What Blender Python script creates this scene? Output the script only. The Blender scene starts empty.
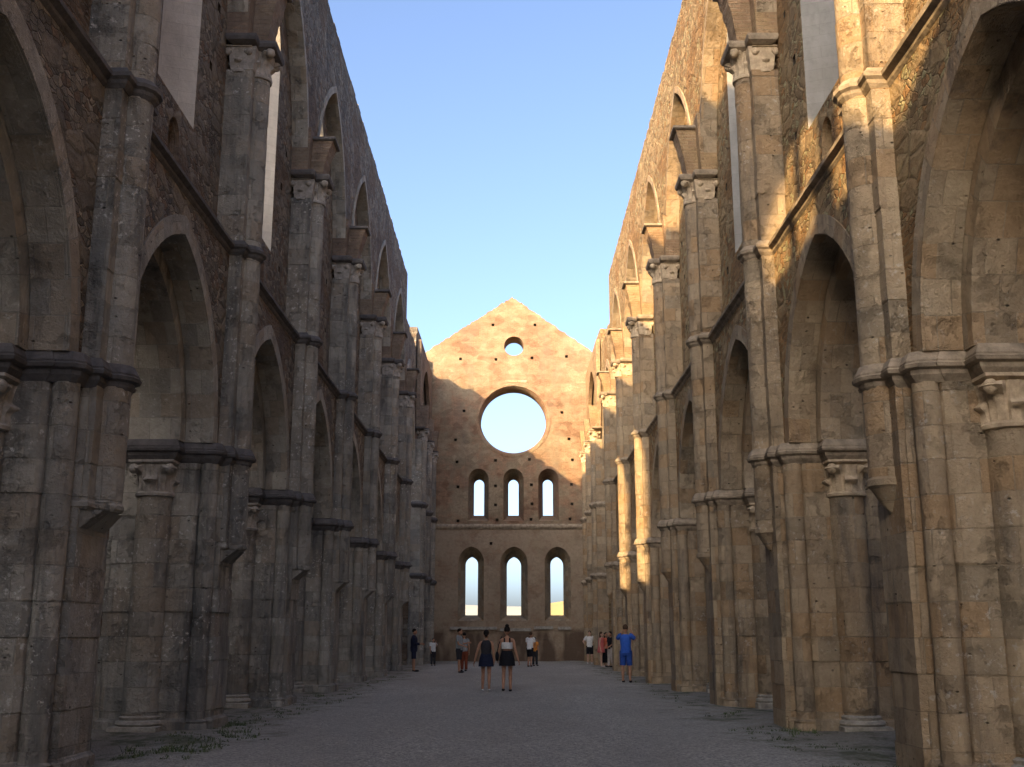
import bpy, bmesh, math, random
from mathutils import Vector, Matrix
from mathutils.geometry import delaunay_2d_cdt
random.seed(7)
R = math.radians
sc = bpy.context.scene
col = sc.collection

# ------------------------------------------------------------------ camera numbers
F, CX, CY = 1100.0, 512.0, 383.5
HOR = 634.0
CAM = Vector((0.18, 0.0, 1.55))
P = math.atan((HOR - CY) / F)
FW = Vector((0, math.cos(P), math.sin(P))); UP = Vector((0, -math.sin(P), math.cos(P)))
def ray(x, y): return FW + Vector((1, 0, 0)) * ((x - CX) / F) + UP * ((CY - y) / F)
def at_y(x, y, Y):
    r = ray(x, y); t = (Y - CAM.y) / r.y; return CAM + r * t
def on_ground(x, y):
    r = ray(x, y); t = -CAM.z / r.z; return CAM + r * t

# ------------------------------------------------------------------ layout numbers (metres)
XC = 5.6                    # arcade centre line
BAY = 6.0
PY = {i: 12.6 + BAY * (i - 1) for i in range(-2, 8)}     # pier centres
YC = 57.6                   # choir side of the crossing
YE = 65.5                   # face of the end wall
ZI, ZS, ZK = 4.45, 8.1, 12.1   # impost, string course, vault capital
TOP = 17.8
AW, AR = 0.86, 0.60         # wall face / recessed face, measured from the arcade centre line towards the nave

LEDGE = at_y(513, 527, YE).z      # string course of the end wall: stone below it, brick above
# ------------------------------------------------------------------ materials
def new_mat(name):
    m = bpy.data.materials.new(name); m.use_nodes = True
    nt = m.node_tree; nt.nodes.clear()
    out = nt.nodes.new('ShaderNodeOutputMaterial'); b = nt.nodes.new('ShaderNodeBsdfPrincipled')
    nt.links.new(b.outputs[0], out.inputs[0])
    b.inputs['Roughness'].default_value = .92
    b.inputs['Specular IOR Level'].default_value = .2
    return m, nt, b
class G:
    """small helper for node graphs"""
    def __init__(s, nt): s.nt = nt
    def n(s, t, **k):
        x = s.nt.nodes.new(t)
        for a, v in k.items(): setattr(x, a, v)
        return x
    def put(s, sock, v):
        if isinstance(v, bpy.types.NodeSocket): s.nt.links.new(v, sock)
        elif isinstance(v, tuple) and len(v) == 3 and sock.type == 'RGBA': sock.default_value = (*v, 1)
        else: sock.default_value = v
    def uv(s): return s.n('ShaderNodeUVMap', uv_map='UV').outputs[0]
    def obj(s): return s.n('ShaderNodeNewGeometry').outputs['Position']
    def map(s, v, scale=(1, 1, 1), loc=(0, 0, 0)):
        x = s.n('ShaderNodeMapping'); s.put(x.inputs[0], v); x.inputs['Scale'].default_value = scale; x.inputs['Location'].default_value = loc
        return x.outputs[0]
    def noise(s, v, scale, detail=5, rough=.6, dist=0):
        x = s.n('ShaderNodeTexNoise'); s.put(x.inputs['Vector'], v); x.inputs['Scale'].default_value = scale
        x.inputs['Detail'].default_value = detail; x.inputs['Roughness'].default_value = rough; x.inputs['Distortion'].default_value = dist
        return x.outputs['Fac']
    def noisec(s, v, scale, detail=3):
        x = s.n('ShaderNodeTexNoise'); s.put(x.inputs['Vector'], v); x.inputs['Scale'].default_value = scale
        x.inputs['Detail'].default_value = detail
        return x.outputs['Color']
    def vor(s, v, scale, feature='F1', out='Distance', rnd=1):
        x = s.n('ShaderNodeTexVoronoi', feature=feature); s.put(x.inputs['Vector'], v); x.inputs['Scale'].default_value = scale
        x.inputs['Randomness'].default_value = rnd
        return x.outputs[out]
    def ramp(s, v, a, b, lo=0., hi=1.):
        x = s.n('ShaderNodeMapRange'); s.put(x.inputs['Value'], v)
        for k, q in zip(('From Min', 'From Max', 'To Min', 'To Max'), (a, b, lo, hi)): x.inputs[k].default_value = q
        return x.outputs[0]
    def mix(s, f, a, b, t='MIX'):
        x = s.n('ShaderNodeMix', data_type='RGBA', blend_type=t); x.clamp_factor = True
        s.put(x.inputs['Factor'], f); s.put(x.inputs[6], a); s.put(x.inputs[7], b); return x.outputs[2]
    def m(s, op, a, b=0.):
        x = s.n('ShaderNodeMath', operation=op); s.put(x.inputs[0], a); s.put(x.inputs[1], b); return x.outputs[0]
    def vadd(s, a, b, k=1.):
        x = s.n('ShaderNodeVectorMath', operation='MULTIPLY_ADD'); s.put(x.inputs[0], b); x.inputs[1].default_value = (k, k, k); s.put(x.inputs[2], a)
        return x.outputs[0]
    def brick(s, v, w, h, mort, c1, c2, cm, smooth=.3, off=.5):
        x = s.n('ShaderNodeTexBrick'); s.put(x.inputs['Vector'], v); s.put(x.inputs['Color1'], c1); s.put(x.inputs['Color2'], c2); s.put(x.inputs['Mortar'], cm)
        x.inputs['Scale'].default_value = 1; x.inputs['Mortar Size'].default_value = mort; x.inputs['Mortar Smooth'].default_value = smooth
        x.inputs['Brick Width'].default_value = w; x.inputs['Row Height'].default_value = h; x.offset = off
        return x.outputs['Color'], x.outputs['Fac']
    def bump(s, b, h, dist=.03, strength=1.):
        x = s.n('ShaderNodeBump'); s.put(x.inputs['Height'], h); x.inputs['Distance'].default_value = dist; x.inputs['Strength'].default_value = strength
        s.nt.links.new(x.outputs[0], b.inputs['Normal'])

def mat_ashlar(name, c1, c2, weather, wamt, lichen, w=.60, h=.38, stain=(.30, .17, .07)):
    m, nt, b = new_mat(name); g = G(nt)
    uv, pos = g.uv(), g.obj()
    rnd = g.n('ShaderNodeObjectInfo').outputs['Random']
    off = g.n('ShaderNodeCombineXYZ'); g.put(off.inputs[0], g.m('MULTIPLY', rnd, 37.3)); g.put(off.inputs[1], g.m('MULTIPLY', g.m('FLOOR', g.m('MULTIPLY', rnd, 61.)), h * 2))
    uv = g.vadd(uv, off.outputs[0])
    wob = g.vadd(uv, g.noisec(pos, 3.2, 4), .030)
    bv, bf = g.brick(wob, w, h, .008, (.0, .0, .0), (1., 1., 1.), (.5, .5, .5))
    bv2, _ = g.brick(g.map(wob, loc=(w * 6, h * 22, 0)), w, h, .008, (.0, .0, .0), (1., 1., 1.), (.5, .5, .5))
    jv = g.ramp(g.noise(pos, 1.6, 4, .6), .38, .62, .15, 1)                       # joints open here and closed there
    bf = g.m('MULTIPLY', bf, jv)
    c = g.mix(bv, c1, c2)
    c = g.mix(g.ramp(bv2, .72, .80, 0, .75), c, g.mix(.6, c1, stain))             # odd warmer blocks
    c = g.mix(g.ramp(bv2, .24, .16, 0, .6), c, g.mix(1, c2, (.72, .76, .80), 'MULTIPLY'))   # odd greyer blocks
    n1 = g.noise(pos, .55, 6, .62)
    c = g.mix(g.ramp(n1, .46, .70, 0, .6), c, g.mix(.5, c, stain))
    n1b = g.noise(pos, 5.5, 7, .72)
    c = g.mix(g.ramp(n1b, .32, .72, 0, .6), c, g.mix(1, c, (.52, .50, .47), 'MULTIPLY'))
    c = g.mix(g.m('MULTIPLY', bf, .6), c, tuple(x * .40 for x in c1))
    st = g.noise(g.map(pos, (1.3, 1.3, .20)), 1.15, 8, .70)
    c = g.mix(g.ramp(st, .60 - .20 * wamt, .72 - .16 * wamt, 0, .78), c, weather)
    li = g.noise(pos, 13, 5, .7); lp = g.noise(pos, .8, 3)
    lm = g.m('MULTIPLY', g.ramp(li, .57, .65), g.ramp(lp, .45, .58, 0, lichen))
    c = g.mix(lm, c, (.55, .53, .49))
    pit = g.vor(g.map(pos, (1, 1, 1.6)), 5.2); pn = g.noise(pos, 2.5, 3)
    pm = g.m('MULTIPLY', g.ramp(pit, .13, .05), g.ramp(pn, .50, .58))
    c = g.mix(g.m('MULTIPLY', pm, .8), c, (.03, .025, .02))
    nt.links.new(c, b.inputs['Base Color'])
    fine = g.noise(pos, 30, 6, .7); mid = g.noise(pos, 5, 6, .7)
    hgt = g.m('ADD', g.m('MULTIPLY', bf, -.45), g.m('ADD', g.m('MULTIPLY', fine, .45), g.m('MULTIPLY', mid, 1.2)))
    hgt = g.m('ADD', hgt, g.m('MULTIPLY', bv, .45))
    chip = g.noise(pos, 2.6, 7, .75)
    hgt = g.m('ADD', hgt, g.ramp(chip, .30, .45, -.9, 0))
    hgt = g.m('SUBTRACT', hgt, g.m('MULTIPLY', pm, .9))
    g.bump(b, hgt, .05, 1.)
    return m

def mat_rubble(name, c1, c2, c3, weather, wamt=.5):
    """irregular small stones with some brick courses"""
    m, nt, b = new_mat(name); g = G(nt)
    uv, pos = g.uv(), g.obj()
    wob = g.vadd(uv, g.noisec(pos, 5.0, 5), .10)
    sv = g.map(wob, (1.0, 1.7, 1))
    d = g.vor(sv, 6.3, 'DISTANCE_TO_EDGE'); cc = g.vor(sv, 6.3, 'F1', 'Color')
    sep = g.n('ShaderNodeSeparateColor'); g.put(sep.inputs[0], cc)
    c = g.mix(sep.outputs[0], c1, c2)
    c = g.mix(g.ramp(sep.outputs[1], .68, .72), c, c3)
    c = g.mix(g.ramp(sep.outputs[2], .80, .86, 0, .8), c, tuple(min(.5, x * 1.35) for x in c1))
    c = g.mix(g.ramp(sep.outputs[2], .22, .14, 0, .7), c, tuple(x * .55 for x in c2))
    sv2 = g.map(wob, (1.0, 1.6, 1), (3.3, 7.1, 0)); d2 = g.vor(sv2, 2.4, 'DISTANCE_TO_EDGE'); cc2 = g.vor(sv2, 2.4, 'F1', 'Color')
    sep2 = g.n('ShaderNodeSeparateColor'); g.put(sep2.inputs[0], cc2)
    bigs = g.ramp(sep2.outputs[0], .58, .60)
    c = g.mix(g.m('MULTIPLY', bigs, .85), c, g.mix(sep2.outputs[1], c2, c1))
    d = g.m('ADD', g.m('MULTIPLY', d, g.m('SUBTRACT', 1., bigs)), g.m('MULTIPLY', g.m('MULTIPLY', d2, .6), bigs))
    joint = g.ramp(d, .0, .05, 1, 0)
    c = g.mix(g.m('MULTIPLY', joint, .6), c, tuple(x * .45 for x in c1))
    bc, bf = g.brick(wob, .27, .075, .008, c3, tuple(x * .6 for x in c3), tuple(x * .7 for x in c1))
    bm = g.ramp(g.noise(g.map(pos, (1, 1, 1.4)), .38, 4, .6), .53, .58)
    c = g.mix(bm, c, bc)
    n1 = g.noise(pos, 3.5, 6, .7)
    c = g.mix(g.ramp(n1, .3, .75, 0, .6), c, g.mix(1, c, (.5, .47, .44), 'MULTIPLY'))
    st = g.noise(g.map(pos, (1.2, 1.2, .3)), .8, 7, .68)
    c = g.mix(g.ramp(st, .62 - .24 * wamt, .82 - .2 * wamt, 0, .8), c, weather)
    nt.links.new(c, b.inputs['Base Color'])
    fine = g.noise(pos, 22, 6, .7); mid = g.noise(pos, 4, 5, .65)
    stone = g.m('MULTIPLY', g.ramp(d, 0, .10), .6)
    stone = g.m('ADD', stone, g.m('MULTIPLY', sep.outputs[2], .5))
    hgt = g.m('ADD', stone, g.m('ADD', g.m('MULTIPLY', fine, .8), g.m('MULTIPLY', mid, 1.3)))
    g.bump(b, hgt, .10, 1.)
    return m

def mat_brick(name, c1, c2, cm, weather, wamt=.4, pale=(.40, .31, .20), palef=.5, low=None):
    m, nt, b = new_mat(name); g = G(nt)
    uv, pos = g.uv(), g.obj()
    wob = g.vadd(uv, g.noisec(pos, 3), .02)
    bc, bf = g.brick(wob, .28, .078, .010, c1, c2, cm, .4)
    big = g.noise(pos, .42, 6, .62)
    big2 = g.noise(pos, 1.5, 6, .66)
    big = g.m('ADD', g.m('MULTIPLY', big, .55), g.m('MULTIPLY', big2, .45))
    big3 = g.vor(g.map(wob, (1.0, 1.6, 1)), 1.9, 'F1', 'Color'); s3 = g.n('ShaderNodeSeparateColor'); g.put(s3.inputs[0], big3)
    bc = g.mix(g.ramp(s3.outputs[0], .62, .80, 0, .55), bc, tuple(x * .68 for x in c2))
    c = g.mix(g.ramp(big, .47, .56, 0, palef), bc, g.mix(g.ramp(s3.outputs[1], .3, .9), pale, tuple(x * .74 for x in pale)))
    band = g.noise(g.map(pos, (.25, .25, 1.8)), 1.0, 5, .6)
    c = g.mix(g.ramp(band, .50, .66, 0, .55), c, g.mix(1, c, (.62, .58, .55), 'MULTIPLY'))
    n1 = g.noise(pos, 6, 6, .7)
    c = g.mix(g.ramp(n1, .3, .75, 0, .7), c, g.mix(1, c, (.42, .39, .36), 'MULTIPLY'))
    n3 = g.noise(pos, 14, 4, .7)
    c = g.mix(g.ramp(n3, .56, .64, 0, .55), c, g.mix(1, c, (.45, .42, .40), 'MULTIPLY'))
    st = g.noise(g.map(pos, (1.1, 1.1, .3)), .7, 7, .68)
    c = g.mix(g.ramp(st, .66 - .24 * wamt, .86 - .2 * wamt, 0, .7), c, weather)
    if low:
        sp = g.n('ShaderNodeSeparateXYZ'); g.put(sp.inputs[0], pos)
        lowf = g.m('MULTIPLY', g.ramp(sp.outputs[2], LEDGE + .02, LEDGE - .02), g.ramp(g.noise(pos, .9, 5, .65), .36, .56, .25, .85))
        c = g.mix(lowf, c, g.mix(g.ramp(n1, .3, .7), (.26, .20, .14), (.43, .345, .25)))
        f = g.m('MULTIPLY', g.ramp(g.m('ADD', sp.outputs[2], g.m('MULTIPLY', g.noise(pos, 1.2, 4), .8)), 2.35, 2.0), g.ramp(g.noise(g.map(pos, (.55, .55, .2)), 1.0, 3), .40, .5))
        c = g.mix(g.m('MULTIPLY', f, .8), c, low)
    nt.links.new(c, b.inputs['Base Color'])
    fine = g.noise(pos, 25, 5, .7); mid = g.noise(pos, 3.5, 5, .65)
    hgt = g.m('ADD', g.m('MULTIPLY', bf, -.5), g.m('ADD', g.m('MULTIPLY', fine, .5), g.m('MULTIPLY', mid, 1.1)))
    g.bump(b, hgt, .04, .9)
    return m

def mat_plain(name, c, var=.25, scale=8, bump=.01, rough=.9):
    m, nt, b = new_mat(name); g = G(nt); pos = g.obj()
    n = g.noise(pos, scale, 6, .65)
    nt.links.new(g.mix(g.ramp(n, .3, .7), tuple(x * (1 - var) for x in c), tuple(min(1, x * (1 + var)) for x in c)), b.inputs['Base Color'])
    b.inputs['Roughness'].default_value = rough
    if bump: g.bump(b, g.noise(pos, scale * 3, 5), bump, .8)
    return m

def mat_plaster(name, c):
    m, nt, b = new_mat(name); g = G(nt); uv, pos = g.uv(), g.obj()
    bc, bf = g.brick(g.vadd(uv, g.noisec(pos, 2), .02), .55, .2, .006, c, tuple(x * .92 for x in c), tuple(x * .8 for x in c), .8)
    n = g.noise(g.map(pos, (1, 1, .4)), 1.6, 6, .65)
    cc = g.mix(g.ramp(n, .38, .72, 0, .75), bc, tuple(x * .52 for x in c))
    n2 = g.noise(pos, 6, 6, .7); cc = g.mix(g.ramp(n2, .5, .72, 0, .5), cc, tuple(x * .6 for x in c))
    nt.links.new(cc, b.inputs['Base Color'])
    g.bump(b, g.m('ADD', g.m('MULTIPLY', bf, -.3), g.noise(pos, 18, 5)), .012, .7)
    return m

def mat_gravel():
    m, nt, b = new_mat('gravel'); g = G(nt); pos = g.obj()
    v = g.vor(pos, 36, 'F1', 'Color'); sep = g.n('ShaderNodeSeparateColor'); g.put(sep.inputs[0], v)
    d = g.vor(pos, 36)
    c = g.mix(sep.outputs[0], (.40, .385, .34), (.88, .86, .77))
    c = g.mix(g.ramp(sep.outputs[1], .78, .84, 0, .7), c, (.22, .22, .22))
    cl = g.noise(pos, 16, 5, .75)
    c = g.mix(g.ramp(cl, .42, .62, 0, .45), c, (.34, .33, .30))
    sp = g.n('ShaderNodeSeparateXYZ'); g.put(sp.inputs[0], pos)
    n = g.noise(g.map(pos, (1, .30, 1)), .8, 7, .68)
    c = g.mix(g.ramp(n, .48, .72, 0, .5), c, (.36, .355, .34))
    big = g.noise(g.map(pos, (.45, .16, 1)), .9, 5, .6)
    c = g.mix(g.ramp(big, .40, .62, 0, .45), c, (.40, .375, .33))
    ax = g.m('ABSOLUTE', sp.outputs[0])
    edge = g.ramp(g.m('ADD', ax, g.m('MULTIPLY', g.ramp(g.noise(pos, 1.1, 7, .72), .3, .7, -1, 1), 1.0)), 3.3, 4.6)
    c = g.mix(g.m('MULTIPLY', edge, .65), c, (.27, .24, .19))
    moss = g.m('MULTIPLY', edge, g.ramp(g.noise(g.map(pos, (1, .6, 1)), 1.5, 7, .72), .50, .60))
    c = g.mix(g.m('MULTIPLY', moss, .75), c, (.085, .11, .05))
    nt.links.new(c, b.inputs['Base Color'])
    g.bump(b, g.m('ADD', g.m('MULTIPLY', d, -1.6), g.m('ADD', g.m('MULTIPLY', cl, .8), g.m('MULTIPLY', g.noise(pos, 2.2, 4), .6))), .05, 1.)
    return m

def mat_land(name, c1, c2, scale):
    m, nt, b = new_mat(name); g = G(nt); pos = g.obj()
    n = g.noise(pos, scale, 8, .65)
    nt.links.new(g.mix(g.ramp(n, .4, .6), c1, c2), b.inputs['Base Color'])
    return m

M = {}
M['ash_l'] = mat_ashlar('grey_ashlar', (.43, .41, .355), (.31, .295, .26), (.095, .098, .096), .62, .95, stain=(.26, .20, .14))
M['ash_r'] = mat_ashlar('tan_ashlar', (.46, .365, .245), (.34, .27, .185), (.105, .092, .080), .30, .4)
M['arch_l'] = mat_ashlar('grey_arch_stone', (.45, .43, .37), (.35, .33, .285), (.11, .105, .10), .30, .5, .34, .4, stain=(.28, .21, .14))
M['arch_r'] = mat_ashlar('tan_arch_stone', (.46, .375, .26), (.36, .285, .195), (.12, .10, .085), .2, .2, .34, .4)
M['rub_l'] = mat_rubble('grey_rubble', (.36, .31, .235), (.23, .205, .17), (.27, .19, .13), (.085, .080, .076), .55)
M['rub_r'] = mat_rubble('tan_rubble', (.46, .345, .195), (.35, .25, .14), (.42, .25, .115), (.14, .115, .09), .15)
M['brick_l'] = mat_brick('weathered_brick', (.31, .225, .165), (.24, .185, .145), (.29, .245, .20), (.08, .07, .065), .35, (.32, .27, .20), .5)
M['brick_r'] = mat_brick('warm_brick', (.42, .285, .17), (.34, .225, .135), (.42, .33, .22), (.12, .095, .07), .25, (.46, .335, .18), .6)
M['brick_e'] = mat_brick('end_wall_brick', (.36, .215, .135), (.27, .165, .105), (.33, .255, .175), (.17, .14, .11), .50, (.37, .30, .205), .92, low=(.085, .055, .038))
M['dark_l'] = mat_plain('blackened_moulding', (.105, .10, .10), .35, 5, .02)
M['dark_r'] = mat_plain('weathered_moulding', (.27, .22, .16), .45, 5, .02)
M['cap_l'] = mat_plain('grey_carved_stone', (.30, .28, .25), .4, 7, .02)
M['cap_r'] = mat_plain('tan_carved_stone', (.42, .335, .23), .35, 7, .02)
M['pale_base'] = mat_plain('pale_base_stone', (.30, .28, .24), .35, 8, .02)
M['plaster'] = mat_plaster('pale_render', (.62, .585, .52))
M['plaster_r'] = mat_plaster('grey_render', (.30, .295, .28))
M['gravel'] = mat_gravel()
M['grass'] = mat_plain('grass_blades', (.10, .13, .055), .4, 3, 0)
M['turf'] = mat_land('turf', (.10, .12, .045), (.20, .17, .07), .15)
M['field'] = mat_land('dry_field', (.42, .33, .12), (.36, .30, .13), .05)
M['hill'] = mat_land('hazy_wooded_hill', (.30, .33, .30), (.40, .40, .33), .02)  # pale tones put distance haze into the wooded slopes
M['hole'] = mat_plain('hole_painted_shade', (.05, .04, .03), .3, 9, .01)  # near-black colour paints the shade inside the putlog holes

# ------------------------------------------------------------------ mesh helpers
class MB:
    def __init__(s): s.v = []; s.f = []; s.uv = []
    def face(s, pts, uvs=None):
        i = len(s.v); s.v += [tuple(p) for p in pts]; s.f.append(tuple(range(i, i + len(pts))))
        s.uv.append(uvs if uvs else [(p[0] + p[1], p[2]) for p in pts])
    def build(s, name, mat, parent=None, smooth=None, merge=True):
        me = bpy.data.meshes.new(name); me.from_pydata(s.v, [], s.f)
        l = me.uv_layers.new(name='UV')
        k = 0
        for u in s.uv:
            for q in u: l.data[k].uv = (q[0], q[1]); k += 1
        bm = bmesh.new(); bm.from_mesh(me)
        if merge: bmesh.ops.remove_doubles(bm, verts=bm.verts, dist=.0008)
        bmesh.ops.recalc_face_normals(bm, faces=bm.faces)
        bm.to_mesh(me); bm.free()
        me.materials.append(mat)
        if smooth is not None:
            for p in me.polygons: p.use_smooth = True
            me.set_sharp_from_angle(angle=R(smooth))
        o = bpy.data.objects.new(name, me); col.objects.link(o)
        if parent: o.parent = parent
        return o
    def box(s, x0, x1, y0, y1, z0, z1, uvo=(0, 0)):
        a = [(x0, y0, z0), (x1, y0, z0), (x1, y1, z0), (x0, y1, z0), (x0, y0, z1), (x1, y0, z1), (x1, y1, z1), (x0, y1, z1)]
        for q in ((0, 1, 2, 3), (4, 5, 6, 7)): s.face([a[i] for i in q], [(a[i][0] + uvo[0], a[i][1] + uvo[1]) for i in q])
        for q in ((0, 1, 5, 4), (2, 3, 7, 6)): s.face([a[i] for i in q], [(a[i][0] + uvo[0], a[i][2] + uvo[1]) for i in q])
        for q in ((1, 2, 6, 5), (3, 0, 4, 7)): s.face([a[i] for i in q], [(a[i][1] + uvo[0], a[i][2] + uvo[1]) for i in q])
    def rings(s, rings, closed=True, cap0=False, cap1=False, vmode='z'):
        """rings: list of equal-length point loops; uv = (perimeter, running v)"""
        v = 0.; n = len(rings[0])
        for k in range(len(rings) - 1):
            A, B = rings[k], rings[k + 1]
            dv = sum((Vector(B[i]) - Vector(A[i])).length for i in range(n)) / n
            u = 0.
            for i in range(n if closed else n - 1):
                j = (i + 1) % n
                du = (Vector(A[j]) - Vector(A[i])).length
                if vmode == 'z': vv = (A[i][2], A[j][2], B[j][2], B[i][2])
                else: vv = (v, v, v + dv, v + dv)
                s.face([A[i], A[j], B[j], B[i]], [(u, vv[0]), (u + du, vv[1]), (u + du, vv[2]), (u, vv[3])])
                u += du
            v += dv
        if cap0: s.face(list(reversed(rings[0])), [(p[0], p[1]) for p in reversed(rings[0])])
        if cap1: s.face(rings[-1], [(p[0], p[1]) for p in rings[-1]])

def inside(p, poly):
    x, y = p; c = False; n = len(poly)
    for i in range(n):
        x1, y1 = poly[i]; x2, y2 = poly[(i + 1) % n]
        if (y1 > y) != (y2 > y) and x < (x2 - x1) * (y - y1) / (y2 - y1) + x1: c = not c
    return c
def tri_fill(outline, holes):
    pts = []; edges = []
    for lp in [outline] + holes:
        b = len(pts); pts += lp; edges += [(b + i, b + (i + 1) % len(lp)) for i in range(len(lp))]
    r = delaunay_2d_cdt([Vector(p) for p in pts], edges, [], 0, 1e-5)
    V = [(p.x, p.y) for p in r[0]]
    T = []
    for f in r[2]:
        c = (sum(V[i][0] for i in f) / 3, sum(V[i][1] for i in f) / 3)
        if inside(c, outline) and not any(inside(c, h) for h in holes): T.append(tuple(f))
    return V, T
def slab(mb, outline, holes, holes_back, mp, d0, d1, back=True, uvo=(0, 0)):
    """wall slab: outline (s,z); mp(s,z,d)->xyz"""
    V, T = tri_fill(outline, holes)
    for t in T: mb.face([mp(*V[i], d0) for i in t], [(V[i][0] + uvo[0], V[i][1] + uvo[1]) for i in t])
    if back:
        V, T = tri_fill(outline, holes_back)
        for t in T: mb.face([mp(*V[i], d1) for i in t], [(V[i][0] + uvo[0], V[i][1] + uvo[1]) for i in t])
    n = len(outline)
    for i in range(n):
        a, b = outline[i], outline[(i + 1) % n]
        L = math.hypot(b[0] - a[0], b[1] - a[1])
        vert = abs(b[1] - a[1]) > abs(b[0] - a[0])
        if vert: u = [(0, a[1]), (0, b[1]), (d1 - d0, b[1]), (d1 - d0, a[1])]
        else: u = [(a[0], 0), (b[0], 0), (b[0], d1 - d0), (a[0], d1 - d0)]
        mb.face([mp(*a, d0), mp(*b, d0), mp(*b, d1), mp(*a, d1)], u)

def pointed(w, z0, rise, n=14, c=0.):
    """left foot -> apex -> right foot of a pointed arch"""
    Rr = (w * w + rise * rise) / (2 * w); cx = w - Rr      # right arc centre x = -(Rr-w)
    a1 = math.atan2(rise, -cx)
    right = [(c + cx + Rr * math.cos(a1 * k / n), z0 + Rr * math.sin(a1 * k / n)) for k in range(n + 1)]
    left = [(2 * c - x, z) for x, z in right]
    return left[:-1] + [(c, z0 + rise)] + right[:-1][::-1]
def lancet(c, w, z0, zs, rise, n=8):
    return [(c - w, z0)] + pointed(w, zs, rise, n, c) + [(c + w, z0)]
def circle(c, z, r, n=40): return [(c + r * math.cos(2 * math.pi * k / n), z + r * math.sin(2 * math.pi * k / n)) for k in range(n)]

def empty(name, loc, label, cat, group=None):
    o = bpy.data.objects.new(name, None); o.empty_display_size = .3; col.objects.link(o); o.location = loc
    tag(o, label, cat, group); return o
def tag(o, label, cat, group=None, kind=None):
    o['label'] = label; o['category'] = cat
    if group: o['group'] = group
    if kind: o['kind'] = kind
    return o
def structure(o): o['kind'] = 'structure'; return o

# ------------------------------------------------------------------ compound pier (local: a towards the nave, b along the nave)
def mirror_prof(h): return h + [(a, -b) for a, b in reversed(h) if abs(b) > 1e-6]
CORE = mirror_prof([(1.0, .0), (1.0, .45), (.68, .45), (.68, .66), (.665, .73), (.61, .785), (.54, .80), (-.54, .80), (-.66, .74), (-.66, .44), (-.85, .44), (-.85, 0)])
IMP = mirror_prof([(1.34, 0), (1.32, .11), (1.24, .20), (1.12, .24), (1.12, .48), (1.0, .50), (1.0, .72), (.92, .79), (.70, .81), (.70, .83), (.40, .83), (.40, 1.14),
                   (-.40, 1.14), (-.40, .83), (-.70, .83), (-.70, .48), (-.88, .48), (-.88, 0)])
STR = mirror_prof([(1.33, 0), (1.31, .11), (1.24, .19), (1.12, .235), (1.12, .46), (.80, .46), (.80, 0)])
def offset_poly(p, d):
    n = len(p); out = []
    A = sum(p[i][0] * p[(i + 1) % n][1] - p[(i + 1) % n][0] * p[i][1] for i in range(n))
    sg = 1 if A > 0 else -1
    for i in range(n):
        p0, p1, p2 = Vector(p[i - 1]), Vector(p[i]), Vector(p[(i + 1) % n])
        e1 = (p1 - p0).normalized(); e2 = (p2 - p1).normalized()
        n1 = Vector((e1.y, -e1.x)) * sg; n2 = Vector((e2.y, -e2.x)) * sg
        m = (n1 + n2); L = m.length
        m = n1 if L < 1e-4 else m / L
        k = d / max(.5, m.dot(n1))
        out.append((p1.x + m.x * k, p1.y + m.y * k))
    return out

def courses(z0, z1, h=.38):
    z = [z0]; k = math.floor(z0 / h) + 1
    while k * h < z1 - .02:
        if k * h > z0 + .02: z.append(k * h)
        k += 1
    return z + [z1]
def stacked(mb, prof, z0, z1, T, jit=.013, h=.38):
    """masonry courses, each a few mm in or out of the one below"""
    zs = courses(z0, z1, h); rr = []
    for k in range(len(zs) - 1):
        p = offset_poly(prof, random.uniform(-jit, jit))
        p = [(a + random.uniform(-.004, .004), b + random.uniform(-.004, .004)) for a, b in p]
        rr.append([T(a, b, zs[k]) for a, b in p]); rr.append([T(a, b, zs[k + 1]) for a, b in p])
    mb.rings(rr, True, True, True)
def moulding(mb, prof, steps, T):
    rr = [[T(a, b, z) for a, b in offset_poly(prof, d)] for z, d in steps]
    mb.rings(rr, True, True, True, 'run')
def round_prof(ca, cb, r, n=20): return [(ca + r * math.cos(2 * math.pi * k / n), cb + r * math.sin(2 * math.pi * k / n)) for k in range(n)]

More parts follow.
